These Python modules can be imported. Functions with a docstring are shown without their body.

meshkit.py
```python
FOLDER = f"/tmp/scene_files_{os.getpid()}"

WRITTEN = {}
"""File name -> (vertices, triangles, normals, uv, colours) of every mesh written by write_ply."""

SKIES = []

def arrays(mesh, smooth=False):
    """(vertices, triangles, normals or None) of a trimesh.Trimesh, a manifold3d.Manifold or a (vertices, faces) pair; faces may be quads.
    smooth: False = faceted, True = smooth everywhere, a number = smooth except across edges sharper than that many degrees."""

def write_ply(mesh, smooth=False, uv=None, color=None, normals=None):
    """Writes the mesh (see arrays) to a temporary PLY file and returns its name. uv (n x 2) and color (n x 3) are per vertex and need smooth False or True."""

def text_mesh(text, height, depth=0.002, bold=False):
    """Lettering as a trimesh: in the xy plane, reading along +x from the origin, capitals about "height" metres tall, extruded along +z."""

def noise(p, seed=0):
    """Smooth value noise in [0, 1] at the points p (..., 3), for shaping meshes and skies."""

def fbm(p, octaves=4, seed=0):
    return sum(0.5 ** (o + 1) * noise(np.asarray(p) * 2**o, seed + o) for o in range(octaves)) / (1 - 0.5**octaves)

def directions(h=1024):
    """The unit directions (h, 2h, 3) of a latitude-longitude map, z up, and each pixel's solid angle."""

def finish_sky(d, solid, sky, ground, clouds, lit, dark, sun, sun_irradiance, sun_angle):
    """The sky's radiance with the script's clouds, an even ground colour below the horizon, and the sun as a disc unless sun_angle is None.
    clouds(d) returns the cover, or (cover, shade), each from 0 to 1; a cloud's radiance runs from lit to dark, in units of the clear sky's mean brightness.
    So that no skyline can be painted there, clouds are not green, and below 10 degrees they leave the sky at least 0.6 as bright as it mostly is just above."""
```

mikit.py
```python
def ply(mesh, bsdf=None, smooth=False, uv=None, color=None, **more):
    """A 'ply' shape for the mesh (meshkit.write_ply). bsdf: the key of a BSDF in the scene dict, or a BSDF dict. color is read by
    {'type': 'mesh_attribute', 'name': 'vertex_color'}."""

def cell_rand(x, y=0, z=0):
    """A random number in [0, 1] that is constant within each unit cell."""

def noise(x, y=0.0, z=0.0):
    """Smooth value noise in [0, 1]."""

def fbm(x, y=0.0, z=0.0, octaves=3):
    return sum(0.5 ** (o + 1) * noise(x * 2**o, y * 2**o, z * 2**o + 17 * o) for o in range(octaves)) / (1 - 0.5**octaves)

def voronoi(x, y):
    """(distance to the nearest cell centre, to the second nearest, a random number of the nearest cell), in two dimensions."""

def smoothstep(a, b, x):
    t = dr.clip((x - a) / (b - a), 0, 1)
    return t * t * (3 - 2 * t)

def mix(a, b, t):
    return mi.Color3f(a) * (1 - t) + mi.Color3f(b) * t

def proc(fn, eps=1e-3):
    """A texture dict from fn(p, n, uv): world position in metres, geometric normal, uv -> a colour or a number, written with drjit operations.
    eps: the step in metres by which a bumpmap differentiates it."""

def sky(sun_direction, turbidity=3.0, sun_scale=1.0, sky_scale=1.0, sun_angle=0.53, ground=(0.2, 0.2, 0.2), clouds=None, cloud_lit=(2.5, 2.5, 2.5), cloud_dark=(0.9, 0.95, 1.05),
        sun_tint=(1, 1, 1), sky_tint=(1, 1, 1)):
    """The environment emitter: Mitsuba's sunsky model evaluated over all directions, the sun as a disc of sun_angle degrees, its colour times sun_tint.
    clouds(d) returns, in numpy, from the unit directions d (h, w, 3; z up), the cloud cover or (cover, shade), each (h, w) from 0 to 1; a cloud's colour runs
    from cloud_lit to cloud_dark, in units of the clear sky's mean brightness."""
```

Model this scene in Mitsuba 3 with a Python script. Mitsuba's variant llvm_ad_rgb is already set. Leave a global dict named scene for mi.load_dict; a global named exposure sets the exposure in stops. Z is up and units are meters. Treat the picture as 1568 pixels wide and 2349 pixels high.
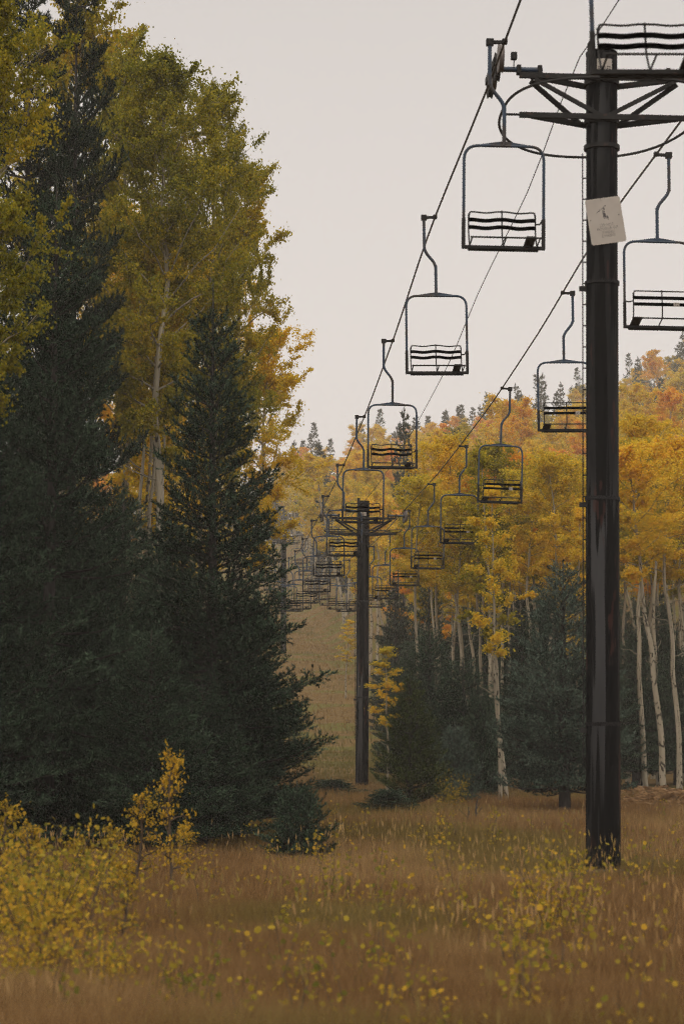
import math, numpy as np, trimesh, manifold3d, drjit as dr, mitsuba as mi, mikit
from scipy.interpolate import PchipInterpolator
from meshkit import text_mesh
from shapely.geometry import box as sbox, Polygon, LineString
T = mi.ScalarTransform4f
scene, labels = {}, {}

# ------------------------------------------------------------------ camera, sky, exposure
EYE, PITCH, F = np.array([0, 0, 1.7]), math.radians(6.0), 5553.0      # F: focal length in pixels of a 1568 x 2349 picture
FWD = np.array([0, math.cos(PITCH), math.sin(PITCH)]); UP = np.array([0, -math.sin(PITCH), math.cos(PITCH)])
HAZE = 0.0006
exposure = 2.15
scene['haze_air'] = {'type': 'homogeneous', 'albedo': {'type': 'rgb', 'value': [.95, .95, .95]}, 'sigma_t': {'type': 'rgb', 'value': [HAZE] * 3}}
scene['camera'] = {'type': 'thinlens', 'fov': math.degrees(2 * math.atan(784 / F)), 'fov_axis': 'x', 'near_clip': 0.5, 'far_clip': 3000.0,
                   'aperture_radius': 0.012, 'focus_distance': 80.0,
                   'to_world': T().look_at(origin=EYE.tolist(), target=(EYE + FWD).tolist(), up=[0, 0, 1]),
                   'medium': {'type': 'ref', 'id': 'haze_air'}}
def clouds(d):
    el = np.degrees(np.arcsin(np.clip(d[..., 2], -1, 1)))
    lump = 0.5 + 0.5 * np.sin(3.1 * d[..., 0] + 2 * d[..., 1]) * np.cos(2.3 * d[..., 1] - 1.7 * d[..., 2])
    shade = np.clip((el - 5) / 17, 0, 1) * (0.86 + 0.14 * lump)
    return np.ones(el.shape), shade
scene['sky'] = mikit.sky((-0.15, -0.35, 0.92), turbidity=6, sun_scale=0.3, sun_angle=70, clouds=clouds, ground=(.08, .06, .04),
                         cloud_lit=(1.60, 1.505, 1.44), cloud_dark=(1.10, 1.035, .995), sun_tint=(1, .97, .92))

def at(px, py, Y):
    """The point of the world at distance Y that stands at (px, py) of a 1568 x 2349 picture: used to measure the place from the photograph."""
    d = FWD + (px - 784) / F * np.array([1.0, 0, 0]) + (1174.5 - py) / F * UP
    return EYE + d * (Y / d[1])
def ppm(Y): return F / Y                                             # pixels per metre at distance Y

# ------------------------------------------------------------------ lift line and terrain
def line_x(y): return 3.63 - .0502 * (y - 33.9)
_zc = PchipInterpolator([-80, 0, 15, 34, 60, 90.7, 120, 160, 205, 300, 400, 500, 640, 1000], [-.3, -.05, 0, .06, .5, 1.0, 2.4, 6.0, 11.3, 21, 33, 47, 52, 48])
def sstep(a, b, x):
    t = np.clip((x - a) / (b - a), 0, 1); return t * t * (3 - 2 * t)
def ground(x, y):
    x, y = np.asarray(x, float), np.asarray(y, float)
    off = x - line_x(y)
    r = np.clip(off - 4.5, 0, None); r = 130 * (1 - np.exp(-r / 130))
    l = np.clip(-off - 7, 0, None); l = 130 * (1 - np.exp(-l / 130))
    z = _zc(np.clip(y, -80, 1000)) + 14 * (1 - np.exp(-r / 30)) * sstep(95, 235, y) + 36 * (1 - np.exp(-np.clip(r - 38, 0, None) / 60)) * sstep(290, 450, y) + l * .06 * sstep(150, 400, y)
    z = z + .05 * np.sin(x * .9 + 1.3) * np.sin(y * .55) * sstep(8, 20, y) + .25 * np.sin(x * .11 + y * .05) * sstep(100, 200, y)
    return z
def gz(x, y): return float(ground(x, y))
def spot(px, Y):
    x = (px - 784) / F * Y * 1.0055
    return np.array([x, Y, gz(x, Y)])

# ------------------------------------------------------------------ scene helpers
def num(name):
    k, i = name, 0
    while k in scene or k in labels or k in used:
        i += 1; k = f'{name}_{i:03d}'
    used.add(k); return k
used = set()
def lab(key, label, cat=None, group=None, kind=None):
    labels[key] = {k: v for k, v in (('label', label), ('category', cat), ('group', group), ('kind', kind)) if v}
    return key
def put(key, mesh, bsdf, smooth=False, uv=None, m=None):
    d = mikit.ply(mesh, bsdf, smooth=smooth, uv=uv)
    if m is not None: d['to_world'] = m
    scene[key] = d; return key
def part(holder, name, mesh, bsdf, smooth=False, uv=None, m=None):
    return put(num(f'{holder}__{name}'), mesh, bsdf, smooth, uv, m)
def group(name, children):
    scene[name] = {'type': 'shapegroup', **children}; return name
def inst(key, grp, m):
    scene[key] = {'type': 'instance', 'to_world': m, 'source': {'type': 'ref', 'id': grp}}; return key
def place(pos, s=1.0, rz=0.0, sz=None, lean=None):
    m = T().translate(list(map(float, pos)))
    if lean is not None: m = m @ T().rotate([float(-lean[1]), float(lean[0]), 0], float(math.hypot(*lean)))
    return m @ T().rotate([0, 0, 1], float(rz)) @ T().scale([s, s, sz or s])

# ------------------------------------------------------------------ mesh helpers
def unit(v): return v / np.maximum(np.linalg.norm(v, axis=-1, keepdims=True), 1e-12)
def join(parts):
    V, FF, k = [], [], 0
    for v, f in parts:
        V.append(v); FF.append(f + k); k += len(v)
    return np.vstack(V), np.vstack(FF)
def tube(pts, rad, sides=8, closed=False, caps=True):
    p = np.asarray(pts, float); n = len(p)
    r = np.broadcast_to(np.asarray(rad, float), (n,))
    if closed: t = unit(np.roll(p, -1, 0) - np.roll(p, 1, 0))
    else: t = unit(np.gradient(p, axis=0))
    a = np.cross(t[0], [0, 0, 1.0] if abs(t[0][2]) < .9 else [1.0, 0, 0]); a /= np.linalg.norm(a)
    A = [a]
    for i in range(1, n):
        a = a - t[i] * (a @ t[i]); a = a / max(np.linalg.norm(a), 1e-9); A.append(a)
    A = np.array(A); B = np.cross(t, A)
    th = np.arange(sides) * 2 * np.pi / sides
    v = (p[:, None] + r[:, None, None] * (np.cos(th)[None, :, None] * A[:, None] + np.sin(th)[None, :, None] * B[:, None])).reshape(-1, 3)
    m = n if closed else n - 1
    i, j = np.meshgrid(np.arange(m), np.arange(sides), indexing='ij')
    i2, j2 = (i + 1) % n, (j + 1) % sides
    q = np.stack([i * sides + j, i * sides + j2, i2 * sides + j2, i2 * sides + j], -1).reshape(-1, 4)
    f = np.vstack([q[:, [0, 1, 2]], q[:, [0, 2, 3]]])
    if caps and not closed:
        k = len(v); v = np.vstack([v, p[0], p[-1]]); s = np.arange(sides)
        f = np.vstack([f, np.stack([np.full(sides, k), (s + 1) % sides, s], 1), np.stack([np.full(sides, k + 1), (n - 1) * sides + s, (n - 1) * sides + (s + 1) % sides], 1)])
    return v, f
def bez(pts, n=12):
    """A smooth curve through control points (Catmull-Rom)."""
    p = np.asarray(pts, float); p = np.vstack([2 * p[0] - p[1], p, 2 * p[-1] - p[-2]]); out = []
    for i in range(1, len(p) - 2):
        t = np.linspace(0, 1, n, endpoint=False)[:, None]; a, b, c, d = p[i - 1:i + 3]
        out.append(.5 * (2 * b + (c - a) * t + (2 * a - 5 * b + 4 * c - d) * t ** 2 + (3 * b - a - 3 * c + d) * t ** 3))
    return np.vstack(out + [p[-2:-1]])
def fillet(pts, r, n=6):
    """A polyline with rounded corners of radius r."""
    p = np.asarray(pts, float); out = [p[0]]
    for i in range(1, len(p) - 1):
        u, w = unit(p[i - 1] - p[i]), unit(p[i + 1] - p[i]); t = np.linspace(0, 1, n)[:, None]
        a, b = p[i] + u * r, p[i] + w * r
        out.append((1 - t) ** 2 * a + 2 * t * (1 - t) * p[i] + t ** 2 * b)
    return np.vstack(out + [p[-1]])
def rbox(x0, x1, y0, y1, z0, z1, c=.004):
    """A box with chamfered edges."""
    x0, x1, y0, y1, z0, z1 = min(x0, x1), max(x0, x1), min(y0, y1), max(y0, y1), min(z0, z1), max(z0, z1)
    s = np.array([x1 - x0, y1 - y0, z1 - z0]); c = min(c, s.min() * .3)
    m = manifold3d.Manifold.batch_hull([manifold3d.Manifold.cube((s - np.array(o)).tolist(), True) for o in ((2 * c, 2 * c, 0), (2 * c, 0, 2 * c), (0, 2 * c, 2 * c))])
    g = m.to_mesh(); return np.array(g.vert_properties[:, :3], float) + [(x0 + x1) / 2, (y0 + y1) / 2, (z0 + z1) / 2], np.array(g.tri_verts, int)
def bar(a, b, w, h, up=(0, 0, 1)):
    """A rectangular bar from a to b, w wide and h high, chamfered."""
    a, b = np.asarray(a, float), np.asarray(b, float); d = b - a; L = np.linalg.norm(d); d /= L
    s = unit(np.cross(d, up)); u = np.cross(s, d)
    v, f = rbox(0, L, -w / 2, w / 2, -h / 2, h / 2); return a + v[:, :1] * d + v[:, 1:2] * -s + v[:, 2:] * u, f
def lathe(prof, sides=28, axis='z'):
    pr = np.asarray(prof, float); th = np.arange(sides) * 2 * np.pi / sides; n = len(pr)
    v = np.stack([pr[:, None, 0] * np.cos(th), pr[:, None, 0] * np.sin(th), np.broadcast_to(pr[:, None, 1], (n, sides))], -1).reshape(-1, 3)
    i, j = np.meshgrid(np.arange(n - 1), np.arange(sides), indexing='ij'); j2 = (j + 1) % sides
    q = np.stack([i * sides + j, i * sides + j2, (i + 1) * sides + j2, (i + 1) * sides + j], -1).reshape(-1, 4)
    if axis == 'x': v = v[:, [2, 0, 1]]
    return v, np.vstack([q[:, [0, 1, 2]], q[:, [0, 2, 3]]])
def flat(poly, depth):
    """A shapely shape as a thin plate in the x-z plane, facing -y, its front at y = 0 and its back at y = depth."""
    ms = [trimesh.creation.extrude_polygon(g, depth) for g in (poly.geoms if hasattr(poly, 'geoms') else [poly])]
    m = trimesh.util.concatenate(ms); v = np.array(m.vertices); return np.stack([v[:, 0], depth - v[:, 2], v[:, 1]], 1), np.array(m.faces)
def lettering(text, height, depth=.002, bold=True):
    m = text_mesh(text, height, depth, bold); v = np.array(m.vertices); v[:, 0] -= (v[:, 0].min() + v[:, 0].max()) / 2
    return np.stack([v[:, 0], -v[:, 2], v[:, 1]], 1), np.array(m.faces)
def xf(mesh, M=None, t=(0, 0, 0)):
    v, f = mesh; return (v if M is None else v @ np.asarray(M).T) + np.asarray(t, float), f
def rotm(axis, deg): return trimesh.transformations.rotation_matrix(math.radians(deg), axis)[:3, :3]

# ------------------------------------------------------------------ materials
def rgb(*c): return {'type': 'rgb', 'value': list(c)}
N, FB, SS, MIX = mikit.noise, mikit.fbm, mikit.smoothstep, mikit.mix
def soil(p, n, uv):
    a = FB(p.x * 1.7, p.y * 1.7, 0, 4); b = N(p.x * .35, p.y * .35, 3.0); k = SS(55, 110, p.y)
    near = MIX((.075, .045, .022), (.12, .082, .04), a)
    far = MIX(MIX((.14, .10, .046), (.23, .16, .075), a), (.15, .14, .05), SS(.45, .75, b))
    return near * (1 - k) + far * k
def black_paint(p, n, uv):
    s = FB(uv.x * 14, p.z * .3, 2.0, 3); t = FB(uv.x * 26, p.z * .9, 5.0, 3); w = N(uv.x * 5 + .7, p.z * .45, 9.0)
    k = SS(.53, .58, s + .16 * (t - .5))
    c = MIX((.0018, .0022, .0027), (.058, .061, .067), k * (.25 + .75 * SS(.3, .75, w)))
    return MIX(c, (.07, .026, .02), SS(.72, .77, FB(uv.x * 14 + 3, p.z * 1.6, 1.0, 3)) * .5)
def steel_dark(p, n, uv):
    a = FB(p.x * 6, p.y * 6, p.z * 6, 3)
    return MIX(MIX((.015, .0155, .016), (.036, .037, .038), a), (.10, .05, .035), SS(.68, .78, FB(p.x * 11 + 4, p.y * 11, p.z * 11, 3)) * .4)
def blue_paint(p, n, uv):
    a = FB(p.x * 9, p.y * 9, p.z * 5, 3)
    return MIX(MIX((.02, .035, .06), (.035, .075, .14), a), (.045, .04, .04), SS(.5, .66, FB(p.x * 5 + 9, p.y * 5, p.z * 3, 3)))
def white_plate(p, n, uv):
    a = FB(p.x * 7, p.y * 7, p.z * 5, 4); return MIX((.46, .43, .39), (.56, .53, .49), a)
def aspen_bark(p, n, uv):
    a = FB(uv.x * 6, uv.y * 1.3, 0, 3); c = MIX((.30, .27, .20), (.47, .43, .34), a)
    marks = SS(.66, .74, N(uv.x * 7 + 3, uv.y * 9 + 40 * N(uv.x * 2, uv.y * .2), 1.0)) * SS(.35, .6, N(uv.x * 3, uv.y * 2.2, 7.0))
    return MIX(c, (.03, .026, .022), dr.maximum(marks * .9, .5 * SS(1.1, .3, uv.y) * SS(.45, .6, a)))
def conifer_bark(p, n, uv):
    a = FB(p.x * 22, p.y * 22, p.z * 5, 3); return MIX((.038, .034, .032), (.11, .102, .097), a)
def leaf_fn(c0, c1, c2, sc=.22):
    """Three leaf colours mixed per leaf (uv.x is a random number of the leaf) and per bough (noise of the place)."""
    def fn(p, n, uv):
        k = .58 * FB(p.x * sc * 2, p.y * sc * 2, p.z * sc * 2.4, 2) + .42 * uv.x + .35 * (N(p.x * sc * .5, p.y * sc * .5, 5.0) - .5)
        return MIX(MIX(c0, c1, SS(.2, .5, k)), c2, SS(.5, .8, k)) * (.72 + .5 * uv.y)
    return mikit.proc(fn)
def leafy(fn, trans=.9, rough=.55):
    return {'type': 'principledthin', 'base_color': fn, 'roughness': rough, 'diff_trans': trans, 'eta': 1.35}
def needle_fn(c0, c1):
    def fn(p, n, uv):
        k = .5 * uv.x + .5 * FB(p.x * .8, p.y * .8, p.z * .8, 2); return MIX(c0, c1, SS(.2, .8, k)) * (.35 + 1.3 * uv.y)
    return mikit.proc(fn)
def grass_fn(p, n, uv):
    k = FB(p.x * .45, p.y * .22, 0, 3); g = SS(.5, .68, N(p.x * .33 + 7, p.y * .17 + 2, 4.0) * .8 + .2 * uv.x)
    dry = MIX(MIX((.22, .125, .055), (.50, .325, .145), uv.x * uv.x), (.64, .46, .22), SS(.4, .75, k) * uv.y * uv.y)
    return MIX(dry, MIX((.14, .135, .036), (.27, .22, .065), uv.x), g * .62)
def slope_grass_fn(p, n, uv):
    k = FB(p.x * .3, p.y * .07, 0, 3)
    return MIX(MIX((.20, .13, .06), (.35, .24, .11), uv.x), (.20, .175, .065), SS(.45, .65, k))
def two(b): return {'type': 'twosided', 'b': b}
def diff(fn): return two({'type': 'diffuse', 'reflectance': mikit.proc(fn) if callable(fn) else fn})
def paint(fn, rough=.5, spec=.4): return {'type': 'principled', 'base_color': mikit.proc(fn), 'roughness': rough, 'specular': spec}
scene.update({
    'soil': diff(soil),
    'black_paint': paint(black_paint, .6, .16), 'steel_dark': paint(steel_dark, .6, .2), 'slat_wood': {'type': 'principled', 'base_color': rgb(.13, .122, .118), 'roughness': .7, 'specular': .2}, 'blue_paint': paint(blue_paint, .4, .5),
    'rubber': {'type': 'principled', 'base_color': rgb(.03, .028, .026), 'roughness': .7, 'specular': .3},
    'worn_metal': {'type': 'principled', 'base_color': rgb(.22, .2, .19), 'roughness': .5, 'metallic': .5, 'specular': .4},
    'rope_steel': {'type': 'principled', 'base_color': rgb(.06, .055, .055), 'roughness': .45, 'metallic': .4, 'specular': .4},
    'white_plate': paint(white_plate, .45, .4), 'print_black': {'type': 'principled', 'base_color': rgb(.05, .045, .05), 'roughness': .6},
    'print_faded': {'type': 'principled', 'base_color': rgb(.16, .145, .135), 'roughness': .6},
    'concrete': diff(rgb(.10, .093, .085)),
    'aspen_bark': diff(aspen_bark), 'conifer_bark': diff(conifer_bark), 'twig_bark': diff(rgb(.12, .092, .068)),
    'leaf_green': leafy(leaf_fn((.24, .25, .035), (.46, .40, .04), (.72, .52, .04)), 1.1),
    'leaf_gold': leafy(leaf_fn((.50, .45, .05), (.82, .63, .06), (.90, .63, .065)), 1.1),
    'leaf_orange': leafy(leaf_fn((.78, .54, .05), (.88, .52, .06), (.90, .43, .07)), 1.1),
    'leaf_shrub': leafy(leaf_fn((.20, .20, .04), (.45, .35, .05), (.66, .42, .055), 1.6)),
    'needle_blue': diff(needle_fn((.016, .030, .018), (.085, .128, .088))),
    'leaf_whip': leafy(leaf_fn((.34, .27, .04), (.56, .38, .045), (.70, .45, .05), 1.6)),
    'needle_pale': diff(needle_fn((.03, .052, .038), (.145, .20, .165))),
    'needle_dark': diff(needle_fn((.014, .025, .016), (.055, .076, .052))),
    'needle_pine': diff(needle_fn((.035, .052, .018), (.085, .11, .04))),
    'grass_dry': leafy(mikit.proc(grass_fn), .9, .7), 'grass_slope': leafy(mikit.proc(slope_grass_fn), .7, .7),
    'fern_brown': leafy(leaf_fn((.2, .12, .06), (.33, .21, .11), (.42, .29, .17), 1.0), .6),
})

# ------------------------------------------------------------------ trees and plants: builders
def cards(c, a, b, rnd, age):
    """Leaf-sized rhombic faces: centres c, half axes a and b; uv.x is the leaf's random number, uv.y its age."""
    n = len(c)
    v = np.stack([c - a, c - b, c + a, c + b], 1).reshape(-1, 3)
    k = np.arange(n)[:, None] * 4
    f = np.vstack([k + [0, 1, 2], k + [0, 2, 3]])
    return v, f, np.repeat(np.stack([rnd, age], 1), 4, 0)
def randdir(rng, n): return unit(rng.normal(size=(n, 3)))
def leaves(rng, c, size):
    n = len(c); nrm = unit(randdir(rng, n) + [0, 0, .35]); a = unit(np.cross(nrm, randdir(rng, n))); b = np.cross(nrm, a)
    s = (size * rng.uniform(.7, 1.25, n))[:, None]
    return cards(c, a * s * .55, b * s * .48, rng.random(n), rng.random(n))
def trunk_mesh(pts, rad, sides=10):
    v, f = tube(pts, rad, sides); n = len(pts)
    s = np.concatenate([[0], np.cumsum(np.linalg.norm(np.diff(pts, axis=0), axis=1))])
    uv = np.stack([np.tile(np.arange(sides) / sides, n), np.repeat(s, sides)], 1)
    return v, f, np.vstack([uv, [[0, 0], [0, s[-1]]]])
def stack(ms):
    V, FF, U, k = [], [], [], 0
    for v, f, u in ms: V.append(v); FF.append(f + k); U.append(u); k += len(v)
    return np.vstack(V), np.vstack(FF), np.vstack(U)
def aspen(seed, H, cb, R, nlimb, ntw, nleaf, size, r0=.13, wob=.12, prof=.35, forks=(), spread=.2):
    """(trunk with limbs, leaves): a trunk with bends, rising limbs, twigs on them and leaves in clusters about the twigs. forks: heights at which a bare side limb leaves the trunk."""
    rng = np.random.default_rng(seed)
    z = np.linspace(-.3, H, 12); xy = np.cumsum(rng.normal(0, wob, (12, 2)), 0); xy -= xy[0]
    xy *= (np.linspace(0, 1, 12) ** .6)[:, None]; ctr = np.column_stack([xy, z])
    pts = bez(ctr, 3); t = np.clip((pts[:, 2]) / H, 0, 1); rad = r0 * (1 - t) ** .75 + .012
    rad = rad * (1 + .35 * np.exp(-pts[:, 2] / .25))
    wood = [trunk_mesh(pts, rad)]; C = []
    def on(h): i = np.searchsorted(pts[:, 2], h).clip(0, len(pts) - 1); return pts[i], rad[i]
    for i in range(nlimb):
        u = (i + rng.random()) / nlimb; h = cb + (H - cb) * u; p, pr = on(h)
        w = (math.sin(math.pi * min(1, .5 * u / prof)) if u < prof else max(0, 1 - (u - prof) / (1 - prof)) ** .65) * .82 + .18
        L = R * w * rng.uniform(.5, 1.25); az = i * 2.4 + rng.uniform(-.5, .5); el = math.radians(18 + 44 * u + rng.uniform(-12, 12))
        d = np.array([math.cos(az) * math.cos(el), math.sin(az) * math.cos(el), math.sin(el)]); s = np.linspace(0, 1, 7)[:, None]
        kink = np.cumsum(rng.normal(0, .05 * L, (7, 3)), 0) * s
        lp = p + d * L * s + np.array([0, 0, .16 * L]) * s ** 2 * rng.uniform(-.6, 1) + kink
        wood.append(trunk_mesh(lp, min(pr * .36, .04) * (1 - .85 * s[:, 0]) + .004, 5))
        for j in range(ntw):
            q = .3 + .7 * (j + rng.random()) / ntw; b = np.array([np.interp(q, s[:, 0], lp[:, k]) for k in range(3)])
            td = unit(d * .7 + randdir(rng, 1)[0] + [0, 0, .25]); tl = L * rng.uniform(.16, .34) + .1
            e = b + td * tl
            if j % 3 == 0: wood.append(trunk_mesh(np.array([b, (b + e) / 2 + [0, 0, -.02], e]), np.array([.011, .007, .003]), 3))
            m = rng.poisson(nleaf * rng.uniform(.35, 1.65))
            if m:
                rag = np.abs(rng.normal(0, 1, (m, 1))); g3 = randdir(rng, m) * [1, 1, .6] * spread * (.45 + .75 * rng.random()) * rag
                C.append(b + td * tl * rng.uniform(.25, 1.05, (m, 1)) + g3)
    for h in forks:
        p, pr = on(h); az = rng.uniform(0, 6.28); d = np.array([math.cos(az), math.sin(az) * .4, .35]); L = rng.uniform(.5, 1.4); s = np.linspace(0, 1, 6)[:, None]
        wood.append(trunk_mesh(p + d * L * s + np.cumsum(rng.normal(0, .05, (6, 3)), 0), .022 * (1 - .8 * s[:, 0]) + .003, 4))
    return stack(wood), leaves(rng, np.vstack(C), size)
def conifer(seed, H, R, h0, gap, nb, twig, nsp, nlen, nwid, r0=.13, power=.85, droop=(-18, 38), ragged=.2, lift=.25, dens=1.0, fan=52, leader=.5, bare=0, skip=.0):
    """(trunk with branches, needles): whorls of branches, side twigs in each branch's plane, needles along every twig."""
    rng = np.random.default_rng(seed)
    z = np.linspace(-.3, H, 10); xy = np.cumsum(rng.normal(0, .012 * H / 10, (10, 2)), 0); xy -= xy[0]; ax = np.column_stack([xy, z])
    wood = [trunk_mesh(ax, r0 * np.clip(1 - z / H, 0, 1) ** .9 + .008, 9)]
    B, D, Ln = [], [], []
    h = h0
    while h < H - leader:
        u = (h - h0) / (H - h0); n = max(3, int(round(nb * (1 - .35 * u)))); p = np.array([np.interp(h, z, ax[:, 0]), np.interp(h, z, ax[:, 1]), 0]); a0 = rng.uniform(0, 6.28)
        for i in range(n):
            if rng.random() < skip: continue
            L = R * ((1 - u) ** power * .94 + .05) * rng.uniform(1 - ragged, 1 + ragged * .6)
            if u < .08: L *= rng.uniform(.55, 1)
            az = a0 + i * 6.283 / n + rng.uniform(-.25, .25); el = math.radians(droop[0] + (droop[1] - droop[0]) * u + rng.uniform(-8, 8))
            if bare and u < bare and abs((az + math.pi / 2 + math.pi) % (2 * math.pi) - math.pi) < .62: L *= rng.uniform(.12, .45) if rng.random() < .78 else 1
            hd = np.array([math.cos(az), math.sin(az), 0]); side = np.array([-hd[1], hd[0], 0]); base = p + [0, 0, h + rng.uniform(-.4, .4) * gap]
            s = np.linspace(0, 1, 5)[:, None]; sway = rng.normal(0, .05)
            bp = base + hd * L * s * math.cos(el) + np.array([0, 0, 1.0]) * (L * math.sin(el) * s + lift * L * s ** 3) + side * L * sway * s ** 2
            wood.append(trunk_mesh(bp, (.012 + .012 * L) * (1 - .8 * s[:, 0]), 3))
            m = max(2, int(L / twig)); q = np.clip(.12 + .88 * (np.arange(m) + rng.random(m)) / m, 0, 1); sg = np.where(np.arange(m) % 2, 1, -1)
            b = np.stack([np.interp(q, s[:, 0], bp[:, k]) for k in range(3)], 1); fd = unit(bp[-1] - bp[-2])
            ang = np.radians(rng.normal(fan, 9, m)) * (1 - .35 * q)
            td = fd * np.cos(ang)[:, None] + side * (sg * np.sin(ang))[:, None] + np.array([0, 0, 1.0]) * rng.normal(.04, .14, (m, 1))
            tl = np.minimum(.36 * R, (.45 * (1 - q) + .10) * L + .05 + .05 * R) * rng.uniform(.65, 1.15, m)
            B += [b, bp[-1:] - fd * .1 * L]; D += [unit(td), fd[None]]; Ln += [tl, [.06 * L + .05]]
        h += gap * rng.uniform(.75, 1.25)
    for k in range(5): B.append([[ax[-1, 0], ax[-1, 1], H - leader * (1 - k * .2)]]); D.append([[0, 0, 1]]); Ln.append([leader * .25])
    B, D, Ln = np.vstack(B), np.vstack(D), np.concatenate(Ln)
    big = np.repeat(np.nonzero(Ln > .5 * np.median(Ln))[0], 3); tq = rng.uniform(.35, 1, len(big))[:, None]          # side shoots, standing up a little
    sd = unit(D[big] * rng.uniform(.2, .8, (len(big), 1)) + randdir(rng, len(big)) * .7 + [0, 0, .38])
    B, Ln, D = np.vstack([B, B[big] + D[big] * Ln[big][:, None] * tq]), np.concatenate([Ln, Ln[big] * rng.uniform(.25, .5, len(big))]), np.vstack([D, sd])
    dens = dens * .52
    cnt = np.maximum(2, (Ln / nsp * dens).astype(int)); idx = np.repeat(np.arange(len(B)), cnt); n = len(idx)
    t = rng.random(n) ** .7; c = B[idx] + D[idx] * (Ln[idx] * t)[:, None]
    r = randdir(rng, n); r = unit(r - D[idx] * (r * D[idx]).sum(1, keepdims=True) + [0, 0, .25])
    nd = unit(D[idx] * .75 + r * .75); w = unit(np.cross(nd, randdir(rng, n)))
    ll = (nlen * rng.uniform(.7, 1.3, n))[:, None]; ww = (nwid * rng.uniform(.7, 1.3, n))[:, None]
    v = np.stack([c - w * ww / 2, c + w * ww / 2, c + nd * ll], 1).reshape(-1, 3)
    return stack(wood), (v, np.arange(3 * n).reshape(-1, 3), np.repeat(np.stack([rng.random(n), rng.random(len(B))[idx]], 1), 3, 0))
def tree_group(name, wl, bark, leaf):
    (wv, wf, wu), (lv, lf, lu) = wl
    return group(name, {'trunk': mikit.ply((wv, wf), bark, smooth=True, uv=wu), 'crown': mikit.ply((lv, lf), leaf, uv=lu)})
def tree_variants(name, wl, bark, leafs):
    """The same tree under several leaf colours (the meshes are shared)."""
    (wv, wf, wu), (lv, lf, lu) = wl; t, c = mikit.ply((wv, wf), bark, smooth=True, uv=wu), mikit.ply((lv, lf), leafs[0], uv=lu)
    for l in leafs: group(f'{name}_{l}', {'trunk': t, 'crown': {**c, 'bsdf': {'type': 'ref', 'id': l}}})
    return name
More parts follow.
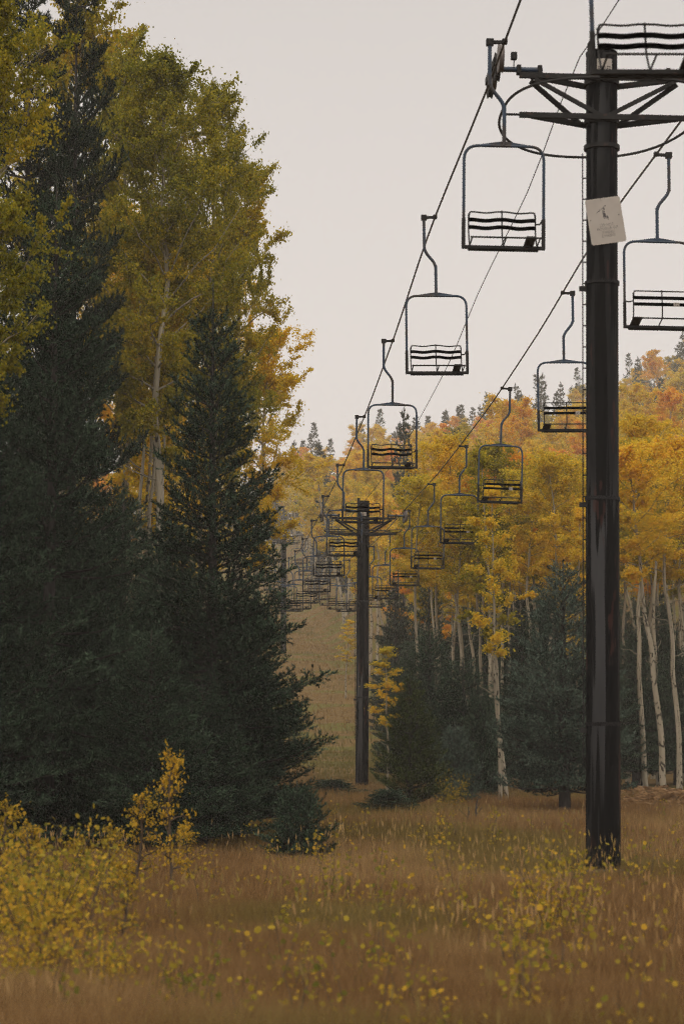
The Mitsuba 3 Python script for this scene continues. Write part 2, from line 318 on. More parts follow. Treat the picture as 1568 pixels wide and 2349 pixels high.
def sapling(seed, H, nst, per, size, spread=.1, lean=.25):
    """(stems, leaves): thin stems with round leaves on short stalks."""
    rng = np.random.default_rng(seed); wood, C = [], []
    for i in range(nst):
        az = rng.uniform(0, 6.28); h = H * rng.uniform(.55, 1); d = np.array([math.cos(az), math.sin(az), 0]) * lean * h
        s = np.linspace(0, 1, 6)[:, None]; p = rng.normal(0, spread * .5, 3) * [1, 1, 0] + d * s ** 1.3 + [0, 0, 1] * (h * s) + np.cumsum(rng.normal(0, .012, (6, 3)), 0) - [0, 0, .05]
        wood.append(trunk_mesh(p, (.0035 + .0022 * (nst > 6)) * (1 - .7 * s[:, 0]) + .001, 4))
        q = rng.uniform(.12, 1.02, per); b = np.stack([np.interp(q, s[:, 0], p[:, k]) for k in range(3)], 1)
        C.append(b + rng.normal(0, 1, (per, 3)) * spread * [1, 1, .6])
    C = np.vstack(C); n = len(C); nrm = unit(randdir(rng, n) + [0, -.2, .5]); a = unit(np.cross(nrm, randdir(rng, n))); b = np.cross(nrm, a)
    k = np.arange(7) * 2 * np.pi / 7; sz = size * rng.uniform(.65, 1.2, n)
    rr = np.array([1.15, 1, .95, .95, .95, .95, 1])
    v = C[:, None] + sz[:, None, None] * .5 * rr[None, :, None] * (np.cos(k)[None, :, None] * a[:, None] + np.sin(k)[None, :, None] * b[:, None])
    f = np.arange(n)[:, None, None] * 7 + np.array([[0, i, i + 1] for i in range(1, 6)])[None]
    return stack(wood), (v.reshape(-1, 3), f.reshape(-1, 3), np.repeat(np.stack([rng.random(n), rng.random(n)], 1), 7, 0))
def fern(seed, R):
    """Dry fern fronds arching from one crown: (stalks, pinnae)."""
    rng = np.random.default_rng(seed); wood, M = [], []
    for i in range(9):
        az = rng.uniform(0, 6.28); d = np.array([math.cos(az), math.sin(az), 0]); s = np.linspace(0, 1, 7)[:, None]; L = R * rng.uniform(.7, 1.1)
        p = d * L * s * .85 + [0, 0, 1] * (L * (1.0 * s - .62 * s ** 2)); wood.append(trunk_mesh(p, .004 * (1 - .6 * s[:, 0]), 3))
        m = 36; q = np.linspace(.15, 1, m); b = np.stack([np.interp(q, s[:, 0], p[:, k]) for k in range(3)], 1); sd = np.array([-d[1], d[0], 0]) * np.where(np.arange(m) % 2, 1, -1)[:, None]
        ln = (.3 * L * np.sin(np.pi * (.15 + .8 * q)))[:, None]; a = unit(sd + d * .5 + rng.normal(0, .2, (m, 3))) * ln / 2
        M.append(cards(b + a, a, np.cross(unit(a), [0, 0, 1]) * .018 + [0, 0, .012], rng.random(m), rng.random(m)))
    return stack(wood), stack(M)

# ------------------------------------------------------------------ trees and plants: one of each kind, instanced below
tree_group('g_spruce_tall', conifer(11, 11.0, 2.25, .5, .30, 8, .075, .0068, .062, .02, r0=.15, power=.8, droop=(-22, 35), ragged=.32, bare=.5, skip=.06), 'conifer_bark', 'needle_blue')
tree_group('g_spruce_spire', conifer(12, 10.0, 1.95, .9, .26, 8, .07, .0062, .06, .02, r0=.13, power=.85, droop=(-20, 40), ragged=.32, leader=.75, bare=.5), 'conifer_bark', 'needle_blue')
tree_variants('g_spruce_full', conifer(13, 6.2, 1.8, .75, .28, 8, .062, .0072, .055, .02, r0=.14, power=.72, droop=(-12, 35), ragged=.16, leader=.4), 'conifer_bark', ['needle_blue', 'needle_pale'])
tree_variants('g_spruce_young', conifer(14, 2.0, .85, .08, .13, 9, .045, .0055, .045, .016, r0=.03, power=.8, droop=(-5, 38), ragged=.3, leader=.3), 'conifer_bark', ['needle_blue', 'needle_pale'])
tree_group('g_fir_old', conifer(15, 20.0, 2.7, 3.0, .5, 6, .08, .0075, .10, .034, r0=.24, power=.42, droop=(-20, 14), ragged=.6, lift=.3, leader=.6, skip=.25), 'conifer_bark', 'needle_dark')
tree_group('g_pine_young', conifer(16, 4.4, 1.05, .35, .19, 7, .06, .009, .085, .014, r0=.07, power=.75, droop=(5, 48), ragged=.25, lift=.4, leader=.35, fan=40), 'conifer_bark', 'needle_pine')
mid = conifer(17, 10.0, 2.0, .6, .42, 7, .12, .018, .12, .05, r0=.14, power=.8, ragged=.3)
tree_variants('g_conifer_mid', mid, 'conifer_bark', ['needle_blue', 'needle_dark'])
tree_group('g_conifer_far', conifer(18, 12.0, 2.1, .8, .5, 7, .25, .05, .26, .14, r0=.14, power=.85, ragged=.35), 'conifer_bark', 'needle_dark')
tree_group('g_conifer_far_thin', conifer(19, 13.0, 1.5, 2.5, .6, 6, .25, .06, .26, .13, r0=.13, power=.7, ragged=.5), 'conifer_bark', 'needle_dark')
AL = ['leaf_green', 'leaf_gold', 'leaf_orange']
tree_variants('g_aspen_broad', aspen(21, 19.0, 9.0, 3.3, 54, 11, 150, .072, r0=.16, forks=(7.0, 8.2, 8.8), prof=.42, spread=.21, wob=.16), 'aspen_bark', AL)
tree_variants('g_aspen_tall', aspen(22, 17.0, 8.4, 2.6, 44, 10, 145, .072, r0=.14, forks=(6.6, 7.8), prof=.45, spread=.2), 'aspen_bark', AL)
tree_variants('g_aspen_mid', aspen(23, 13.6, 8.6, 2.1, 26, 8, 118, .078, r0=.09, forks=(5.4, 6.6, 7.6, 8.2), wob=.1, spread=.21, prof=.45), 'aspen_bark', AL)
tree_variants('g_aspen_mid_b', aspen(24, 14.6, 9.7, 2.0, 24, 8, 118, .078, r0=.085, forks=(6.0, 7.2, 8.4, 9.2), wob=.11, spread=.21, prof=.5), 'aspen_bark', AL)
tree_variants('g_aspen_far', aspen(25, 12.5, 5.5, 2.5, 22, 7, 80, .12, r0=.1, spread=.26), 'aspen_bark', AL)
tree_variants('g_aspen_far_b', aspen(26, 12.0, 5.5, 2.2, 20, 7, 80, .12, r0=.1, spread=.26, prof=.45), 'aspen_bark', AL)
tree_variants('g_aspen_thin', aspen(27, 13.0, 5.6, 1.15, 20, 6, 66, .085, r0=.062, forks=(4.2,), wob=.06, spread=.18), 'aspen_bark', AL)
tree_variants('g_aspen_young', aspen(28, 3.6, .5, .75, 26, 6, 26, .065, r0=.03, wob=.03, spread=.16), 'twig_bark', AL)
tree_group('g_aspen_whip', aspen(29, 1.55, .35, .42, 18, 5, 9, .04, r0=.014, wob=.02, spread=.09), 'twig_bark', 'leaf_whip')
for i in range(5):
    (wv, wf, wu), (lv, lf, lu) = sapling(40 + i, .5 + .07 * i, 2 + i % 2, 12 + 2 * i, .04, .07)
    group(f'g_sapling_{i}', {'stem': mikit.ply((wv, wf), 'twig_bark', uv=wu), 'leaves': mikit.ply((lv, lf), 'leaf_shrub', uv=lu)})
for i in range(2):
    (wv, wf, wu), (lv, lf, lu) = sapling(50 + i, 1.35, 18, 44, .05, .16, .42)
    group(f'g_shrub_{i}', {'stem': mikit.ply((wv, wf), 'twig_bark', uv=wu), 'leaves': mikit.ply((lv, lf), 'leaf_shrub', uv=lu)})
for i in range(2):
    (wv, wf, wu), (lv, lf, lu) = fern(60 + i, .95)
    group(f'g_fern_{i}', {'stalk': mikit.ply((wv, wf), 'twig_bark', uv=wu), 'frond': mikit.ply((lv, lf), 'fern_brown', uv=lu)})

# ------------------------------------------------------------------ the ground: one sheet
xs = np.unique(np.concatenate([-np.geomspace(30, 700, 26), np.arange(-30, 30.1, .6), np.geomspace(30, 700, 26)]))
ys = np.unique(np.concatenate([np.linspace(-80, 8, 12), np.arange(8, 120, .6), np.arange(120, 330, 3), np.geomspace(330, 1000, 40)]))
X, Y = np.meshgrid(xs, ys); gi = np.arange(X.size).reshape(X.shape)
gf = np.stack([gi[:-1, :-1], gi[:-1, 1:], gi[1:, 1:], gi[1:, :-1]], -1).reshape(-1, 4)
put('ground', (np.stack([X.ravel(), Y.ravel(), ground(X, Y).ravel()], 1), gf), 'soil', smooth=True)
lab('ground', 'brown meadow and ski slope rising between autumn trees to a hillside', kind='structure')

# ------------------------------------------------------------------ ropes
GAUGE = 1.555
def zat(px, py, Y): return at(px, py, Y)[2]
knots = [(-30, 9.2), (10, 10.05), (21, 10.75), (30.0, zat(1205, 0, 30.0)), (33.9, zat(1112, 205, 33.9)), (42.2, zat(1000, 495, 42.2)), (52.8, zat(905, 780, 52.8)), (63.4, zat(832, 955, 63.4)),
         (74, zat(785, 1066, 74)), (84.6, zat(750, 1138, 84.6)), (90.7, zat(741, 1172, 90.7))]
z2, z3 = knots[-1][1], zat(690, 1228, 205)
for t in (.15, .32, .5, .68, .85, 1): knots.append((90.7 + 114.3 * t, z2 + (z3 - z2) * t - 4 * 2.1 * t * (1 - t)))
knots += [(250, z3 + 4.6), (300, z3 + 11)]
_kx, _kz = np.array(knots).T
rope_z = PchipInterpolator(_kx, _kz)
def rope_pt(side, y): return np.array([line_x(y) + side * GAUGE, y, float(rope_z(y))])
ry = np.concatenate([np.arange(-20, 90.7, 2.0), np.arange(90.7, 290, 4)])
for side, key, l in ((-1, 'haul_rope', 'dark steel haul rope carrying the left line of chairs'), (1, 'haul_rope_001', 'dark steel haul rope carrying the right line of chairs, passing behind the near tower')):
    put(key, tube(np.array([rope_pt(side, y) for y in ry]), .0165, 7), 'rope_steel', smooth=True); lab(key, l, 'cable')
cz = PchipInterpolator([0, 22, 30.5, 33.9, 40, 47, 55, 65, 76, 90.7, 205], [zat(1438, 0, 30.5) - .5, zat(1438, 0, 30.5) + .05, zat(1438, 0, 30.5), zat(1350, 125, 33.9), zat(1215, 440, 40), zat(1112, 650, 47), zat(1020, 850, 55), zat(942, 995, 65), zat(880, 1092, 76), zat(822, 1168, 90.7), z3 + .6])
def comm_x(y): return line_x(y) - .2
put('communication_cable', tube(np.array([[comm_x(y), y, float(cz(y))] for y in np.concatenate([np.arange(0, 90.7, 2.0), np.arange(90.7, 206, 4)])]), .0085, 6), 'rubber', smooth=True)
lab('communication_cable', 'thin dark cable strung between the tower tops above the chairs', 'cable')

# ------------------------------------------------------------------ chairs
def chair_parts(kind):
    """Parts of a double chair about its rope point; +x right, +y away. kind 'L' shows its open front, 'R' its back."""
    sx = -1 if kind == 'L' else 1; P = {}; TB = .021
    P['grip'] = join([rbox(-.035, .035, -.05, .05, -.03, .035), bar((0, 0, -.005), (sx * .2, 0, -.012), .05, .045), rbox(sx * .2 - .05, sx * .2 + .05, -.04, .04, -.06, .035)]), 'steel_dark'
    hp = np.array([[sx * .2, 0, -.03], [sx * .2, 0, -.50], [sx * .2, 0, -.62], [0, 0, -.86], [0, 0, -.98], [0, 0, -1.43]])
    P['hanger'] = tube(fillet(hp, .1), .027, 12), 'blue_paint'
    top, bot, hw = -1.43, -2.80, .535
    P['bail'] = tube(fillet([[-hw, 0, bot], [-hw, 0, top], [hw, 0, top], [hw, 0, bot]], .2, 9), TB, 12), 'blue_paint'
    gs = [(-.34, top + .015), (.34, top + .015), (.03, top + .062), (-.03, top + .062)]
    v, f = flat(Polygon(gs), .02); P['gusset'] = (v - [0, .01, 0], f), 'blue_paint'
    P['sleeve'] = tube([[-hw, 0, bot - .02], [-hw, 0, bot + .38]], .0265, 12), 'steel_dark'
    P['sleeve_001'] = tube([[hw, 0, bot - .02], [hw, 0, bot + .38]], .0265, 12), 'steel_dark'
    P['cross_bar'] = rbox(-hw - .02, hw + .02, -.025, .025, bot - .035, bot + .012), 'steel_dark'
    P['seat_beam'] = rbox(-.47, .47, .03, .07, bot - .05, bot + .02), 'steel_dark'
    if kind == 'L': by, ty, curve, wave, bw = .16, -.32, -.05, .019, .45
    else: by, ty, curve, wave, bw = -.34, -.30, .0, .0, .455
    def shape(xs, z, lean=.12):                                     # backrest: y and z of a rail at height z over the seat
        c = np.abs(np.sin(np.pi * np.abs(xs) / bw)); w = wave * (np.cos(2 * np.pi * xs / bw) * .7 + .3 * (1 - np.abs(xs) / bw))
        return np.column_stack([xs, by + lean * (z - .1) + curve * c, bot + z + w])
    xr = np.linspace(-bw, bw, 25)
    rail = shape(xr[2:-2], .50); low = shape(np.array([-bw, bw]), .44)
    P['top_rail'] = tube(fillet(np.vstack([low[:1] - [0, 0, .03], rail[:1] - [.06, 0, 0], rail, rail[-1:] + [.06, 0, 0], low[1:] - [0, 0, .03]]), .02, 4), .011, 8), 'steel_dark'
    for nm, z in (('slat', .39), ('slat_001', .285)):
        s = shape(xr, z); h = .026
        front, back = s - [0, .006, 0], s + [0, .006, 0]; ring = np.stack([front - [0, 0, h], front + [0, 0, h], back + [0, 0, h], back - [0, 0, h]], 1); n = len(xr)
        i, j = np.meshgrid(np.arange(n - 1), np.arange(4), indexing='ij'); q = np.stack([i * 4 + j, i * 4 + (j + 1) % 4, (i + 1) * 4 + (j + 1) % 4, (i + 1) * 4 + j], -1).reshape(-1, 4)
        q = np.vstack([q, [[0, 3, 2, 1]], (n - 1) * 4 + np.array([[0, 1, 2, 3]])]); P[nm] = (ring.reshape(-1, 3), np.vstack([q[:, [0, 1, 2]], q[:, [0, 2, 3]]])), 'slat_wood'
    for nm, x in (('post', -bw), ('post_001', 0), ('post_002', bw)):
        up = shape(np.array([x]), .47 if x else .52)[0] - [0, -.012, 0]; foot = np.array([x, .03, bot + .01]) if kind == 'L' else np.array([x, ty, bot + .065])
        mid_ = shape(np.array([x]), .2)[0] + [0, .012, 0]; end = [np.array([x, ty, bot + .05])] if kind == 'L' else [np.array([x, .03, bot])]
        P[nm] = tube(fillet([up, mid_, foot] + end, .05), .0105, 8), 'steel_dark'
    P['seat_rail'] = tube([[-bw - .02, ty, bot + (.06 if kind == 'L' else .068)], [bw + .02, ty, bot + (.06 if kind == 'L' else .068)]], .0125, 8), 'steel_dark'
    x0, x1 = (.27, .40) if kind == 'L' else (-.44, -.31)
    v, f = rbox(x0, x1, min(ty, .03), max(ty, .03), -.012, .012); sl = .06 / (ty - .03); v = v + np.outer((v[:, 1] - .03) * sl, [0, 0, 1.0]); P['seat_pad'] = (v + [0, 0, bot + .015], f), 'rubber'
    sxa = 1 if kind == 'L' else -1
    P['side_arm'] = tube(fillet([shape(np.array([sxa * bw]), .34)[0], [sxa * (bw + .05), by * .7, bot + .335], [sxa * hw, 0, bot + .40]], .03), .011, 8), 'steel_dark'
    if kind == 'R': P['side_arm_001'] = tube(fillet([shape(np.array([bw]), .30)[0], [bw + .04, by * .7, bot + .30], [hw, 0, bot + .26]], .02), .011, 8), 'steel_dark'
    return P
CH = {}
for kind in 'LR':
    P = chair_parts(kind); CH[kind] = {n: mikit.ply(m, b, smooth=35) for n, (m, b) in P.items()}
    group(f'g_chair_{kind}', CH[kind])
digits = {}
def number_plate(key, text, m):
    v, f = rbox(-.045, .045, -.003, .003, -.032, .032, .002); c = np.array([.22, -.331, -2.515])
    scene[f'{key}__number_plate'] = {**mikit.ply((v + c, f), 'white_plate'), 'to_world': m}
    tv, tf = lettering(text, .042, .002); scene[f'{key}__number_plate__numeral'] = {**mikit.ply((tv + c + [0, -.003, -.021], tf), 'print_black'), 'to_world': m}
words = ['first', 'second', 'third', 'fourth', 'fifth', 'sixth', 'seventh', 'eighth', 'ninth', 'tenth', 'eleventh', 'twelfth', 'thirteenth', 'fourteenth', 'fifteenth', 'sixteenth', 'seventeenth', 'eighteenth', 'nineteenth']
crng = np.random.default_rng(5)
def chair(y, side, label, grp, plate=None, yaw=None, roll=0.0, dx=0.0, dz=0.0):
    key = num('lift_chair'); p = rope_pt(side, y) + [dx, 0, dz]
    m = T().translate(p.tolist()) @ T().rotate([0, 0, 1], 2.9 + (crng.normal(0, 1.6) if yaw is None else yaw)) @ T().rotate([1, 0, 0], float(crng.normal(0, 1.6))) @ T().rotate([0, 1, 0], roll + float(crng.normal(0, .6)))
    inst(key, 'g_chair_L' if side < 0 else 'g_chair_R', m); lab(key, label, 'chairlift chair', grp)
    if plate: number_plate(key, plate, m)
GL, GR = 'chairs hanging on the left rope', 'chairs hanging on the right rope'
chair(22.0, -1, 'blue and black double chair cut off by the top right corner, over the near tower', GL, yaw=0, dx=.15, dz=.1)
extra = {0: 'blue and black double chair hanging before the near tower crossarm, left of its pole', 3: 'fourth double chair down the left rope, just above the middle tower crossarm'}
for k in range(16):
    y = 31.7 + 10.58 * k
    if k < 8: chair(y, -1, extra.get(k, f'blue framed double chair, {words[k]} down the left rope counting from the near tower'), GL)
    else: chair(y, -1, 'small distant double chair low on the left rope beyond the middle tower', 'distant chairs on the left rope')
for k in range(18):
    y = 37.7 + 10.58 * k
    l = {0: 'dark double chair numbered 62 at the right edge beside the near tower pole', 1: 'dark double chair numbered 61 partly hidden behind the near tower pole', 2: 'dark double chair numbered 60 hanging left of the near tower pole before orange aspens'}.get(k, f'dark double chair seen from behind, {words[k]} down the right rope from the right edge')
    if k < 8: chair(y, 1, l, GR, str(62 - k))
    else: chair(y, 1, 'small distant double chair low on the right rope beyond the middle tower', 'distant chairs on the right rope')

# ------------------------------------------------------------------ towers
def tower(key, base, top, crossz, lean_back, bands, plate=True, ladder=True, detail=True, hoop=True):
    """A lift tower: pole along base-top, crossarm frame at height crossz along the pole, facing down the line."""
    base, top = np.asarray(base, float), np.asarray(top, float); ax = unit(top - base); H = np.linalg.norm(top - base)
    xa = unit(np.array([1, .0502, 0])); ya = unit(np.cross(ax, xa)); xa = np.cross(ya, ax); R0 = np.column_stack([xa, ya, ax])
    def W(mesh): return xf(mesh, R0, base)
    def add(n, mesh, b='steel_dark', smooth=35): return part(key, n, W(mesh), b, smooth)
    R = .235; prof = [(R + .006, -.6), (R + .006, bands[0])]
    for i, b in enumerate(bands): prof += [(R + .006 - .006 * (i + 1), b), (R + .006 - .006 * (i + 1), bands[i + 1] if i + 1 < len(bands) else H)]
    sides = 40; v, f, uv = [], [], []
    pr = np.array(prof); zz = []
    for (r0, a), (r1, b) in zip(pr[:-1], pr[1:]):
        zz += [(r0 + (r1 - r0) * t, a + (b - a) * t) for t in np.linspace(0, 1, 8, endpoint=False)]
    zz = np.array(zz + [prof[-1]]); th = np.arange(sides + 1) * 2 * np.pi / sides; n = len(zz)
    v = np.stack([zz[:, None, 0] * np.cos(th), zz[:, None, 0] * np.sin(th), np.broadcast_to(zz[:, None, 1], (n, sides + 1))], -1).reshape(-1, 3)
    uv = np.stack([np.tile(th / (2 * np.pi), n), np.repeat(zz[:, 1], sides + 1)], 1)
    i, j = np.meshgrid(np.arange(n - 1), np.arange(sides), indexing='ij'); w = sides + 1
    q = np.stack([i * w + j, i * w + j + 1, (i + 1) * w + j + 1, (i + 1) * w + j], -1).reshape(-1, 4)
    part(key, 'pole', W((v, np.vstack([q[:, [0, 1, 2]], q[:, [0, 2, 3]]]))), 'black_paint', True, uv)
    add('pole_cap', lathe([(0, H + .012), (R - .01, H + .012), (R - .006, H), (R - .006, H - .02)], 40), 'steel_dark')
    for b in bands: add('weld_band', lathe([(R - .01, b - .03), (R + .012, b - .025), (R + .012, b + .025), (R - .01, b + .03)], 40), 'black_paint')
    add('collar', lathe([(R - .02, crossz - 1.0), (R + .022, crossz - .99), (R + .022, crossz - .93), (R - .02, crossz - .92)], 40))
    zu, zl, hx = crossz, crossz - .575, 1.22
    for z, nm in ((zu, 'upper_beam'), (zl, 'lower_beam')):
        add(nm, rbox(-hx, hx, -.30, -.255, z - .04, z + .04))
        for s in (-1, 1): add(nm, bar((s * hx * .86, -.25, z), (s * .1, .275, z), .05, .08))
        add('pole_clamp', lathe([(R - .02, z - .05), (R + .016, z - .05), (R + .016, z + .05), (R - .02, z + .05)], 32))
    for s in (-1, 1):
        add('end_post', bar((s * 1.07, -.24, zl + .04), (s * 1.07, -.24, zu - .04), .06, .05))
        add('brace', bar((s * 1.0, -.28, zu - .05), (s * .05, -.255, zl + .02), .06, .045, (0, 1, 0)))
        add('brace', bar((s * 1.05, -.2, zu - .06), (s * .3, .2, zl + .03), .07, .045, (0, 1, 0)))
        add('axle_tube', tube([(s * .88, -.2, zu + .105), (s * 1.66, -.2, zu + .105)], .038, 14), 'blue_paint')
        for x in (.92, 1.22): add('tube_clamp', rbox(s * x - .03, s * x + .03, -.26, -.14, zu + .035, zu + .165))
        # sheave train under the rope
        asm = num(f'{key}__sheave_assembly'); xr = s * GAUGE; n = 4 if detail else 2
        part_key = asm
        put(asm, W(join([rbox(xr + s * .05, xr + s * .085, -.75, .35, zu + .02, zu + .12), rbox(xr - s * .075, xr - s * .05, -.6, .2, zu + .04, zu + .1)])), 'steel_dark', 35)
        for k in range(n):
            cy_ = -.2 + (k - (n - 1) / 2) * .44; c = lathe([(.03, -.03), (.205, -.034), (.21, -.03), (.185, -.012), (.185, .012), (.21, .03), (.205, .034), (.03, .03)], 24, 'x')
            put(num(f'{asm}__sheave'), W(xf(c, None, (xr, cy_, zu + .07))), 'rubber' if k % 2 else 'worn_metal', 35)
        if detail: add('rope_catcher', bar((xr + s * .03, -.75, zu - .16), (xr + s * .02, -.55, zu + .22), .02, .03))
    # hoop rail of the work platform, round the head
    a = np.linspace(0, 2 * np.pi, 72, endpoint=False); zr = zl + .08
    sq = lambda t: np.sign(t) * np.abs(t) ** .8
    if hoop:
        add('platform_hoop', tube(np.stack([1.43 * sq(np.cos(a)), 2.15 * sq(np.sin(a)), zr + .05 * np.cos(a * 2)], 1), .02, 9, True))
        add('hoop_post', bar((-.325, -.31, zl - .45), (-.325, -.31, zu - .05), .05, .05)); add('hoop_bracket', bar((-1.43, 0, zr), (1.43, 0, zr), .03, .03))
    add('signal_box', rbox(-1.335, -1.25, -.27, -.19, zu + .24, zu + .345)); add('signal_rod', tube([(-1.295, -.23, zu + .1), (-1.29, -.23, zu + .25)], .009, 6))
    add('cable_bracket', rbox(-.225, -.13, -.26, -.12, crossz + .02, H + .10))
    add('insulator', tube([(-.2, -.24, H - .12), (-.2, -.24, H - .02)], .03, 10), 'rubber')
    if plate:
        pz = crossz + .19; ths = np.linspace(-.45, .45, 9); rr = R + .014
        fr = np.stack([rr * np.sin(ths + .02), -rr * np.cos(ths + .02)], 1)
        vv = np.vstack([np.column_stack([fr, np.full(9, pz - .095)]), np.column_stack([fr, np.full(9, pz + .095)])]); ii = np.arange(8)
        ff = np.vstack([np.stack([ii, ii + 1, ii + 10], 1), np.stack([ii, ii + 10, ii + 9], 1)])
        bk = vv * [.985, .985, 1]; m = len(vv); edge = [0, 1, 2, 3, 4, 5, 6, 7, 8, 17, 16, 15, 14, 13, 12, 11, 10, 9]; ef = []
        for e0, e1 in zip(edge, edge[1:] + edge[:1]): ef += [[e0, m + e0, e1], [e1, m + e0, m + e1]]
        pk = part(key, 'name_plate', W((np.vstack([vv, bk]), np.vstack([ff, ff[:, ::-1] + m, ef]))), 'white_plate', 30)
        tv, tf = lettering('RIBLET', .062, .003); sc_ = .185 / np.ptp(tv[:, 0]); ang = tv[:, 0] * sc_ / rr + .02; rad = rr + .001 - tv[:, 1]
        put(f'{pk}__lettering', W((np.stack([rad * np.sin(ang), -rad * np.cos(ang), tv[:, 2] + pz - .078], 1), tf)), 'print_black')
    if ladder:
        x0 = -R - .045
        add('ladder_rail', rbox(x0 - .008, x0 + .008, -.03, -.014, 1.7, crossz - 1.05))
        for z in np.arange(1.8, crossz - 1.1, .305): add('ladder_rung', rbox(x0 + .004, -R + .012, -.03, -.008, z - .008, z + .008, .002))
        for b in bands: add('ladder_bracket', rbox(x0 - .05, -R + .01, -.045, .0, b - .12, b - .05, .003))
    return R0, base, H
b1 = at(1383, 2030, 33.9); b1[2] -= .05; t1 = at(1379, 122, 33.9)
lab('lift_tower', 'near black steel lift tower at right with a white warning sign on its pole', 'lift tower', 'lift towers'); used.add('lift_tower')
def along(b, t, py, px=0):
    """Height along the tower at which the picture row py lies."""
    zz = [at(1380, q, b[1])[2] for q in (py,)][0]; return (zz - b[2]) / unit(t - b)[2]
c1 = along(b1, t1, 189)
R1, B1, H1 = tower('lift_tower', b1, t1, c1, 0, [along(b1, t1, 1662), along(b1, t1, 1145), along(b1, t1, 650)])
put('lift_tower__footing', xf(lathe([(0, .27), (.33, .27), (.36, .24), (.37, -.8)], 32), None, b1), 'concrete', 35)
b2 = at(829.5, 1800, 90.7); b2[2] -= .05; t2 = at(832.5, 1153, 90.7); t2[1] -= .5
k2 = num('lift_tower'); lab(k2, 'middle black steel lift tower with round platform hoop, standing in the slope clearing', 'lift tower', 'lift towers')
tower(k2, b2, t2, (zat(832, 1192, 90.7) - b2[2]), 0, [(zat(832, 1600, 90.7) - b2[2]), (zat(832, 1380, 90.7) - b2[2])])
x3 = line_x(205); b3 = np.array([x3, 205, gz(x3, 205) - .3]); c3 = z3 - .1 - b3[2]
k3 = num('lift_tower'); lab(k3, 'farthest lift tower, small and mostly hidden behind the left spruce', 'lift tower', 'lift towers')
tower(k3, b3, b3 + [0, 0, c3 + .55], c3, 0, [c3 * .4], ladder=False, detail=False)

# ------------------------------------------------------------------ warning sign on the near tower
used.add('warning_sign'); lab('warning_sign', 'white tilted metal sign reading do not bounce or swing chairs on the near tower pole', 'sign')
sc = at(1380.5, 515, 33.9); sz = along(b1, t1, 515); so = B1 + R1 @ np.array([0.012, -.262, sz])
Rs = R1 @ rotm([0, 1, 0], -9.0)
def S(mesh): return xf(mesh, Rs, so)
put('warning_sign__panel', S(flat(sbox(-.215, -.295, .215, .295).buffer(.035), .004)), 'white_plate')
def S2(mesh, x=0, z=0): v, f = mesh; return S((v + [x, -.001, z], f))
for i, (t, z) in enumerate((('DO NOT', -.075), ('BOUNCE OR', -.128), ('SWING', -.181), ('CHAIRS', -.234))):
    put(num('warning_sign__lettering'), S2(lettering(t, .037, .002, False), .01, z), 'print_faded')
pic = [LineString([(-.115, .115), (.035, .215)]).buffer(.004, cap_style=2),
       LineString([(-.008, .19), (-.006, .165), (-.022, .14), (-.022, .05), (-.012, .03), (.03, .035)]).buffer(.0045, join_style=1),
       LineString([(.0, .185), (.012, .17), (.0, .145)]).buffer(.004), sbox(-.012, .055, .008, .105).buffer(.004), LineString([(-.002, .055), (.036, .058), (.04, .018)]).buffer(.0075),
       __import__('shapely').Point(-.003, .127).buffer(.0105)]
put('warning_sign__pictogram', S2(join([flat(g, .002) for g in pic]), .0, .005), 'print_black')
for x, z in ((-.02, .305), (-.21, .03), (.2, .06)): put(num('warning_sign__bolt'), S2(xf(lathe([(0, .006), (.006, .006), (.008, 0)], 10), rotm([1, 0, 0], 90)), x, z), 'worn_metal')

# ------------------------------------------------------------------ trees: the ones one can tell apart
def tree(name, grp, px, Y, s, label, cat, rz=0, sz=None, g=None, lean=None, dz=0.0):
    """A tree standing where the picture column px meets distance Y; s is its scale, sz its height scale."""
    k = num(name); p = spot(px, Y); p[2] += dz - .05
    inst(k, grp, place(p, s, rz, sz, lean)); return lab(k, label, cat, g)
def fit(H, tip_py, px, Y):
    """The height scale at which a tree of height H has its tip at the picture row tip_py."""
    return (at(px, tip_py, Y)[2] - spot(px, Y)[2]) / H
def spruce(grp, H, px, tip, Y, label, s=None, rz=0, g=None, name='spruce_tree', lean=None):
    k = fit(H, tip, px, Y); return tree(name, grp, px, Y, s or k, label, 'spruce tree', rz, k, g, lean)
spruce('g_spruce_tall', 11.0, 112, 400, 42.0, 'tall blue spruce at the left edge, its bare trunk showing low down', 1.0, 12)
spruce('g_spruce_spire', 10.0, 486, 640, 45.0, 'blue spruce with a narrow spire just left of the slope clearing', 1.07, -3)
spruce('g_spruce_young_needle_blue', 2.0, 682, 1785, 38.5, 'small young spruce standing alone in the grass at the clearing edge', .8, 40)
spruce('g_spruce_full_needle_blue', 6.2, 345, 1440, 39.5, 'dark bushy spruce with low skirts between the two big left spruces', .75, 10)
spruce('g_spruce_full_needle_blue', 6.2, 560, 1330, 47.0, 'full dark spruce tucked behind the spire spruce on its right side', .88, 210)
spruce('g_spruce_tall', 11.0, -60, 640, 39.5, 'blue spruce cut off by the left edge of the picture', .95, 140)
spruce('g_spruce_tall', 11.0, 290, 1110, 52.0, 'shaded spruce filling the gap between the two big left spruces', 1.0, 250)
spruce('g_spruce_spire', 10.0, 390, 1165, 50.0, 'shaded spruce close behind the spire spruce on its left', .95, 300)
spruce('g_spruce_spire', 10.0, 210, 1150, 47.0, 'shaded spruce right behind the tall left edge spruce', .95, 33)
spruce('g_spruce_spire', 10.0, 40, 760, 54.0, 'dark spruce deep in the left edge shade', 1.1, 120)
spruce('g_spruce_full_needle_blue', 6.2, 470, 1560, 43.0, 'low dark spruce skirts under the spire spruce', .72, 160)
tree('fir_tree', 'g_fir_old', 165, 57.0, .54, 'tall dark ragged fir reaching past the top edge at upper left', 'fir tree', 30, fit(20.0, -150, 165, 57.0))
